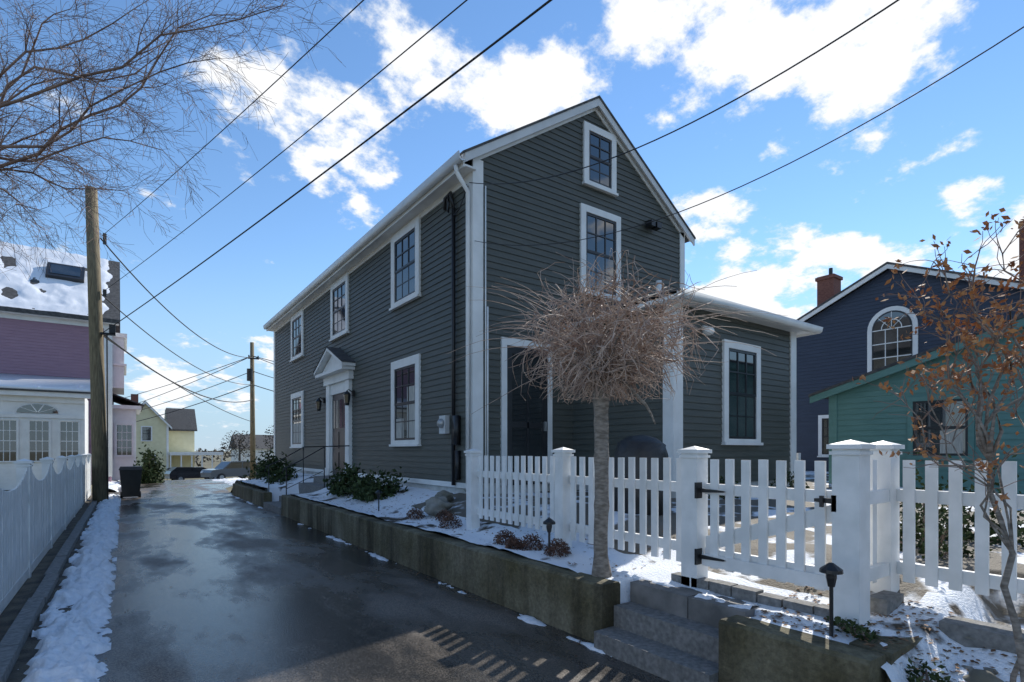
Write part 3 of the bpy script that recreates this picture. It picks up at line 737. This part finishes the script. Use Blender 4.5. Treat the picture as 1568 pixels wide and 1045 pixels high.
# ------------------------------------------------------------------ shrubs, rocks, small things
def shrub(name,c,r,n,ls,m,stems=True,seed=0,dome=False):
    O=Obj(name); b=O.p('leaves',m); random.seed(seed+11)
    cl=[]
    for i in range(max(8,int(n/45))):
        q=rnd(); q.normalize(); q.z=abs(q.z)*random.uniform(.2,1)
        cl.append(Vector((q.x*r[0],q.y*r[1],q.z*r[2]))*random.uniform(.45,.95))
    for i in range(n):
        k=random.choice(cl); p=Vector(c)+k+Vector((random.gauss(0,r[0]*.16),random.gauss(0,r[1]*.16),random.gauss(0,r[2]*.16)))
        if dome:
            q=rnd(); q.normalize(); q.z=abs(q.z); p=Vector(c)+Vector((q.x*r[0],q.y*r[1],q.z*r[2]))*random.uniform(.6,1.12)
        if p.z<c[2]-.02: p.z=c[2]+random.random()*.05
        leaf(b,p,ls*random.uniform(.6,1.3))
    if stems:
        s=O.p('stems',BRANCH)
        for k in cl: s.tube([c,Vector(c)+k*.5+rnd(.02),Vector(c)+k],[.012*max(r[0],.3)*2,.008,.004],4,False)
    return O.done()
shrub('rhododendron_shrub',(3.95,11.2,.60),(.50,.65,.62),1500,.055,LEAFG,seed=1)
shrub('rhododendron_shrub',(3.95,9.9,.60),(.50,.55,.60),1500,.055,LEAFG,seed=2)
shrub('evergreen_shrub',(3.9,17.3,.45),(.5,.9,.8),1500,.06,LEAFG,seed=3)
shrub('evergreen_shrub',(4.2,19.9,.4),(.8,.8,1.2),2000,.07,LEAFG,seed=4)
shrub('evergreen_shrub',(5.4,24.3,.0),(1.1,1.1,1.7),2200,.09,LEAFG,seed=5)
shrub('evergreen_shrub',(.95,30.5,.0),(.60,.8,1.9),1900,.09,LEAFG,seed=6)
shrub('evergreen_shrub',(5.1,1.55,.55),(.35,.4,.9),2200,.025,LEAFG,seed=7)
shrub('evergreen_shrub',(6.2,1.6,.55),(.5,.6,1.1),2200,.03,LEAFG,seed=8)
shrub('boxwood_shrub',(7.6,4.9,.72),(.3,.28,.35),1200,.022,LEAFG,seed=9,dome=True)
shrub('boxwood_shrub',(9.6,4.9,.72),(.32,.3,.38),1200,.022,LEAFG,seed=10,dome=True)
for i,(x,y,r) in enumerate([(3.50,7.3,.13),(3.45,6.15,.15),(3.33,4.75,.12),(3.38,4.35,.13),(3.36,3.92,.12),(3.6,6.6,.12),(3.27,4.5,.09)]):
    shrub('heather_plant',(x,y,hbed(x,y)),(r,r,r*1.15),1000,.012,LEAFR,stems=False,seed=20+i,dome=True)
shrub('ivy_plant',(3.35,1.35,.46),(.16,.16,.10),260,.018,LEAFG,seed=31)
shrub('ivy_plant',(3.3,1.0,.30),(.14,.12,.22),260,.018,LEAFG,seed=32)
random.seed(5)
for i,(x,y,z,r) in enumerate([(3.75,7.1,.62,.19),(3.60,.85,.25,.10),(3.9,.95,.42,.09),(4.15,7.6,.72,.12)]):
    O=Obj('field_rock'); O.p('r',ROCK,True).blob((x,y,z+.04),(r,r*1.15,r*.75),i+2,.30,20,14); O.done()
gb_=Obj('granite_block'); b=gb_.p('b',GRAN); b.box(3.72,3.98,1.31,1.42,.40,.60); b.box(3.80,4.0,.7,1.08,.2,.52); gb_.done()
lt=Obj('leaf_litter'); b=lt.p('l',LITTER)
for i in range(2600):
    if i<1500: x,y=random.uniform(3.2,4.0),random.uniform(-.6,1.9)
    else: x,y=random.uniform(3.2,4.4),random.uniform(3,12)
    a=random.uniform(0,6.3); s=random.uniform(.008,.022); z=hbed(x,y)+.008
    if 1.93<y<2.95: continue
    p=Vector((x,y,z)); u=Vector((math.cos(a),math.sin(a),random.uniform(-.3,.3)))*s; w=Vector((-math.sin(a),math.cos(a),random.uniform(-.3,.3)))*s*.6
    b.quad(p-u,p+w,p+u,p-w)
for i in range(420):
    x=random.choice([2.93-abs(random.gauss(0,.05)),-.25+abs(random.gauss(0,.12))]) if i<360 else random.uniform(-.2,2.9)
    y=random.uniform(2.5,16); a=random.uniform(0,6.3); s=random.uniform(.006,.016)
    p=Vector((x,y,.011)); u=Vector((math.cos(a),math.sin(a),.2))*s; w=Vector((-math.sin(a),math.cos(a),.2))*s*.6
    b.quad(p-u,p+w,p+u,p-w)
lt.done()
def pathlight(x,y,h):
    O=Obj('path_light'); b=O.p('p',IRON,False); z=hbed(x,y)-.02
    b.tube([(x,y,z),(x,y,z+h)],.011,7); b.tube([(x,y,z+h-.10),(x,y,z+h-.05),(x,y,z+h-.03)],[.018,.028,.028],8)
    b.tube([(x,y,z+h-.02),(x,y,z+h),(x,y,z+h+.035)],[.060,.058,.012],12); O.done()
pathlight(3.28,3.95,.34); pathlight(3.25,1.42,.40); pathlight(3.45,8.6,.34)

gc=Obj('covered_grill'); b=gc.p('g',GRILL,True)
b.tube([(5.10,4.4,.75),(5.10,4.4,1.0),(5.10,4.4,1.45),(5.11,4.4,1.58),(5.12,4.4,1.66),(5.12,4.4,1.69)],[.36,.34,.32,.29,.17,.04],14); gc.done()

bn=Obj('trash_bin'); b=bn.p('body',PLAST); x,y=.17,20.8
b.hexa([(x-.22,y-.24,.06),(x+.22,y-.24,.06),(x+.22,y+.24,.06),(x-.22,y+.24,.06),(x-.29,y-.33,.9),(x+.29,y-.33,.9),(x+.29,y+.33,.9),(x-.29,y+.33,.9)])
b.hexa([(x-.31,y-.36,.9),(x+.31,y-.36,.9),(x+.31,y+.36,.9),(x-.31,y+.36,.9),(x-.27,y-.3,1.0),(x+.27,y-.3,1.0),(x+.27,y+.34,1.0),(x-.27,y+.34,1.0)])
b.tube([(x-.25,y+.4,.92),(x+.25,y+.4,.92)],.02,6)
w=bn.p('wheels',IRON)
for s in (-1,1): w.tube([(x+s*.2,y+.24,.10),(x+s*.27,y+.24,.10)],.10,12)
bn.done()
bn=Obj('trash_bin'); b=bn.p('body',PLAST); x,y,z=4.6,76,-1.8
b.hexa([(x-.3,y-.3,z),(x+.3,y-.3,z),(x+.3,y+.3,z),(x-.3,y+.3,z),(x-.4,y-.4,z+1.1),(x+.4,y-.4,z+1.1),(x+.4,y+.4,z+1.1),(x-.4,y+.4,z+1.1)])
b.hexa([(x-.42,y-.42,z+1.1),(x+.42,y-.42,z+1.1),(x+.42,y+.42,z+1.1),(x-.42,y+.42,z+1.1),(x-.3,y-.3,z+1.25),(x+.3,y-.3,z+1.25),(x+.3,y+.3,z+1.25),(x-.3,y+.3,z+1.25)])
bn.done()

def car(x,y,ang,colr,suv=True,nm='parked_car'):
    z=g(y)+.01; O=Obj(nm); paint=mat('car_paint',colr,None,rough=.25); paint.node_tree.nodes['Principled BSDF'].inputs['Coat Weight'].default_value=.6
    a=(math.cos(ang),math.sin(ang)); n=(-a[1],a[0]); P=((x,y),a,n)
    h=1.72 if suv else 1.45
    body=[(-2.3,z+.35),(2.3,z+.35),(2.35,z+.75),(2.2,z+.98),(1.25,z+1.06),(-2.2,z+1.08),(-2.35,z+.8)]
    O.p('body',paint).prism(P,body,-.9,.9)
    cab=[(1.25,z+1.05),(.55,z+h-.05),(-1.7,z+h),(-2.15,z+1.07)]
    O.p('cabin',paint).prism(P,cab,-.76,.76)
    gl=O.p('glass',GLASS)
    for d0,d1 in ((-.775,-.761),(.761,.775)):
        gl.prism(P,[(1.0,z+1.1),(.5,z+h-.12),(-.45,z+h-.10),(-.45,z+1.1)],d0,d1); gl.prism(P,[(-.55,z+1.1),(-.55,z+h-.1),(-1.6,z+h-.1),(-1.95,z+1.1)],d0,d1)
    w=O.p('wheels',CABLE); hb=O.p('hubs',METAL)
    for u in (-1.45,1.45):
        for d in (-.92,.92):
            c=Vector((x+a[0]*u+n[0]*d,y+a[1]*u+n[1]*d,z+.34)); nn=Vector((n[0],n[1],0))
            w.tube([c-nn*.1,c+nn*.06],.34,16); hb.tube([c-nn*.11,c+nn*.07],.19,12)
    O.p('lights',WHITE).prism(P,[(2.30,z+.72),(2.37,z+.72),(2.30,z+.88),(2.2,z+.88)],-.85,-.5)
    O.done()
car(7.9,54,math.radians(200),(.12,.125,.13),True)
car(5.6,61,math.radians(10),(.02,.02,.025),False)
car(12.5,60,math.radians(5),(.03,.03,.035),True)

DT=Obj('distant_trees'); b=DT.p('d',TREEFAR)
random.seed(3)
for i in range(5200):
    y=random.uniform(130,200); x=random.uniform(-40,170)
    hh=3.2+2.4*noise.noise(Vector((x*.06,1,2)))+1.2*noise.noise(Vector((x*.3,3,2)))
    p=Vector((x,y,-1.8+random.random()**.7*hh*1.1)); leaf(b,p,random.uniform(.3,.8))
for (cx,cy,r,hz) in [(14.2,62,2.2,3.4),(11,70,2.0,2.8),(17,66,2.5,3.6)]:
    for i in range(900):
        q=rnd(); q.normalize(); k=random.random()**.4
        leaf(b,Vector((cx+q.x*r*k,cy+q.y*r*k,hz-.6+q.z*r*.9*k)),random.uniform(.06,.16))
    b.tube([(cx,cy,-1.6),(cx,cy,hz)],[.2,.06],6)
DT.done()

# ------------------------------------------------------------------ sky with clouds
W=bpy.data.worlds.new('World'); S.world=W; W.use_nodes=True
nt=W.node_tree; N=nt.nodes; L=nt.links
bg=N['Background']; bg.inputs['Strength'].default_value=.15
sky=N.new('ShaderNodeTexSky'); sky.sky_type='NISHITA'; sky.sun_disc=False
SX,SY=1.12,.49
EL=math.atan2(1,math.hypot(SX,SY)); AZ=math.atan2(SX,SY)
sky.sun_elevation=EL; sky.sun_rotation=AZ; sky.air_density=1.0; sky.dust_density=.0; sky.ozone_density=2.2
tc=N.new('ShaderNodeTexCoord')
def vm(op,a,bv=None):
    n=N.new('ShaderNodeVectorMath'); n.operation=op
    for i,s in enumerate((a,bv)):
        if s is None: continue
        if isinstance(s,(tuple,list,Vector)): n.inputs[i].default_value=tuple(s)
        else: L.new(s,n.inputs[i])
    return n
def mm(op,a,bv=None,c=None,clamp=False):
    n=N.new('ShaderNodeMath'); n.operation=op; n.use_clamp=clamp
    for i,s in enumerate((a,bv,c)):
        if s is None: continue
        if isinstance(s,(int,float)): n.inputs[i].default_value=s
        else: L.new(s,n.inputs[i])
    return n.outputs[0]
D=vm('NORMALIZE',tc.outputs['Generated']).outputs[0]
sep=N.new('ShaderNodeSeparateXYZ'); L.new(D,sep.inputs[0])
zc=mm('ADD',mm('MAXIMUM',sep.outputs['Z'],0),.30)
cmb=N.new('ShaderNodeCombineXYZ'); L.new(mm('DIVIDE',sep.outputs['X'],zc),cmb.inputs[0]); L.new(mm('DIVIDE',sep.outputs['Y'],zc),cmb.inputs[1])
n1=N.new('ShaderNodeTexNoise'); n1.inputs['Scale'].default_value=5.6; n1.inputs['Detail'].default_value=9; n1.inputs['Roughness'].default_value=.62
L.new(cmb.outputs[0],n1.inputs['Vector'])
blobs=[(60,38,.20,1.25),(66,33,.17,1.15),(70,30,.11,.9),(15,29,.14,1.15),(26,36,.14,.8),(38,34,.16,.85),(45,33,.09,.6),
       (57,22.5,.08,1.15),(65,18.5,.08,1.1),(59,14.5,.12,1.5),(66,12.5,.08,.9),(72,15.0,.07,1.0),(79,15,.09,1.0),
       (57.5,28.5,.05,1.1),(76,24,.04,1.1),(75.5,20,.04,1.0),(20,24,.035,1.0),(4,5.5,.10,1.0),(12,9,.08,.6),
       (120,30,.4,.8),(200,35,.5,.8),(290,35,.45,.8)]
Ds=vm('MULTIPLY',D,(1,1,1.45)).outputs[0]
acc=None
for (az,el,r,w) in blobs:
    a,e=math.radians(az),math.radians(el)
    c=(math.sin(a)*math.cos(e),math.cos(a)*math.cos(e),math.sin(e)*1.45)
    dl=vm('DISTANCE',Ds,c).outputs['Value']
    f=mm('MULTIPLY_ADD',dl,-w/(r*1.4),w)
    acc=f if acc is None else mm('MAXIMUM',acc,f)
acc=mm('MAXIMUM',acc,0)
tot=mm('ADD',mm('MULTIPLY',n1.outputs['Fac'],2.3),mm('MULTIPLY',acc,.62))
mask=N.new('ShaderNodeMapRange'); mask.interpolation_type='SMOOTHSTEP'; mask.inputs['From Min'].default_value=1.40; mask.inputs['From Max'].default_value=1.68
L.new(tot,mask.inputs['Value'])
fac=mm('MULTIPLY',mask.outputs[0],.97)
cc_=N.new('ShaderNodeMix'); cc_.data_type='RGBA'; cc_.inputs['A'].default_value=(5.6,6.1,6.6,1); cc_.inputs['B'].default_value=(7.1,7.15,7.25,1)
L.new(mask.outputs[0],cc_.inputs['Factor'])
hs=N.new('ShaderNodeHueSaturation'); hs.inputs['Saturation'].default_value=1.12; hs.inputs['Value'].default_value=1.20
L.new(sky.outputs[0],hs.inputs['Color'])
hz=N.new('ShaderNodeMapRange'); hz.inputs['From Min'].default_value=.0; hz.inputs['From Max'].default_value=.34; hz.inputs['To Min'].default_value=.88; hz.inputs['To Max'].default_value=0
hz.interpolation_type='SMOOTHSTEP'
L.new(sep.outputs['Z'],hz.inputs['Value'])
hm=N.new('ShaderNodeMix'); hm.data_type='RGBA'; hm.inputs['B'].default_value=(2.7,4.0,5.4,1)
L.new(hz.outputs[0],hm.inputs['Factor']); L.new(hs.outputs[0],hm.inputs['A'])
mx=N.new('ShaderNodeMix'); mx.data_type='RGBA'
L.new(fac,mx.inputs['Factor']); L.new(hm.outputs['Result'],mx.inputs['A']); L.new(cc_.outputs['Result'],mx.inputs['B'])
L.new(mx.outputs['Result'],bg.inputs['Color'])

sun=bpy.data.lights.new('sun','SUN'); sun.energy=5.0; sun.angle=math.radians(.5); sun.color=(1,.95,.87)
so=bpy.data.objects.new('sun',sun); col.objects.link(so)
dirv=Vector((math.sin(AZ)*math.cos(EL),math.cos(AZ)*math.cos(EL),math.sin(EL)))
so.rotation_euler=dirv.to_track_quat('Z','Y').to_euler(); so.location=(20,8,20)

# ------------------------------------------------------------------ camera
cam=bpy.data.cameras.new('camera'); co=bpy.data.objects.new('camera',cam); col.objects.link(co); S.camera=co
co.location=(0,0,1.5); co.rotation_euler=(math.radians(90),0,-math.radians(35.75))
cam.sensor_width=36; cam.lens=36*825/1568; cam.shift_y=.107; cam.clip_start=.05; cam.clip_end=6000
S.view_settings.view_transform='Standard'; S.view_settings.look='None'; S.view_settings.exposure=0
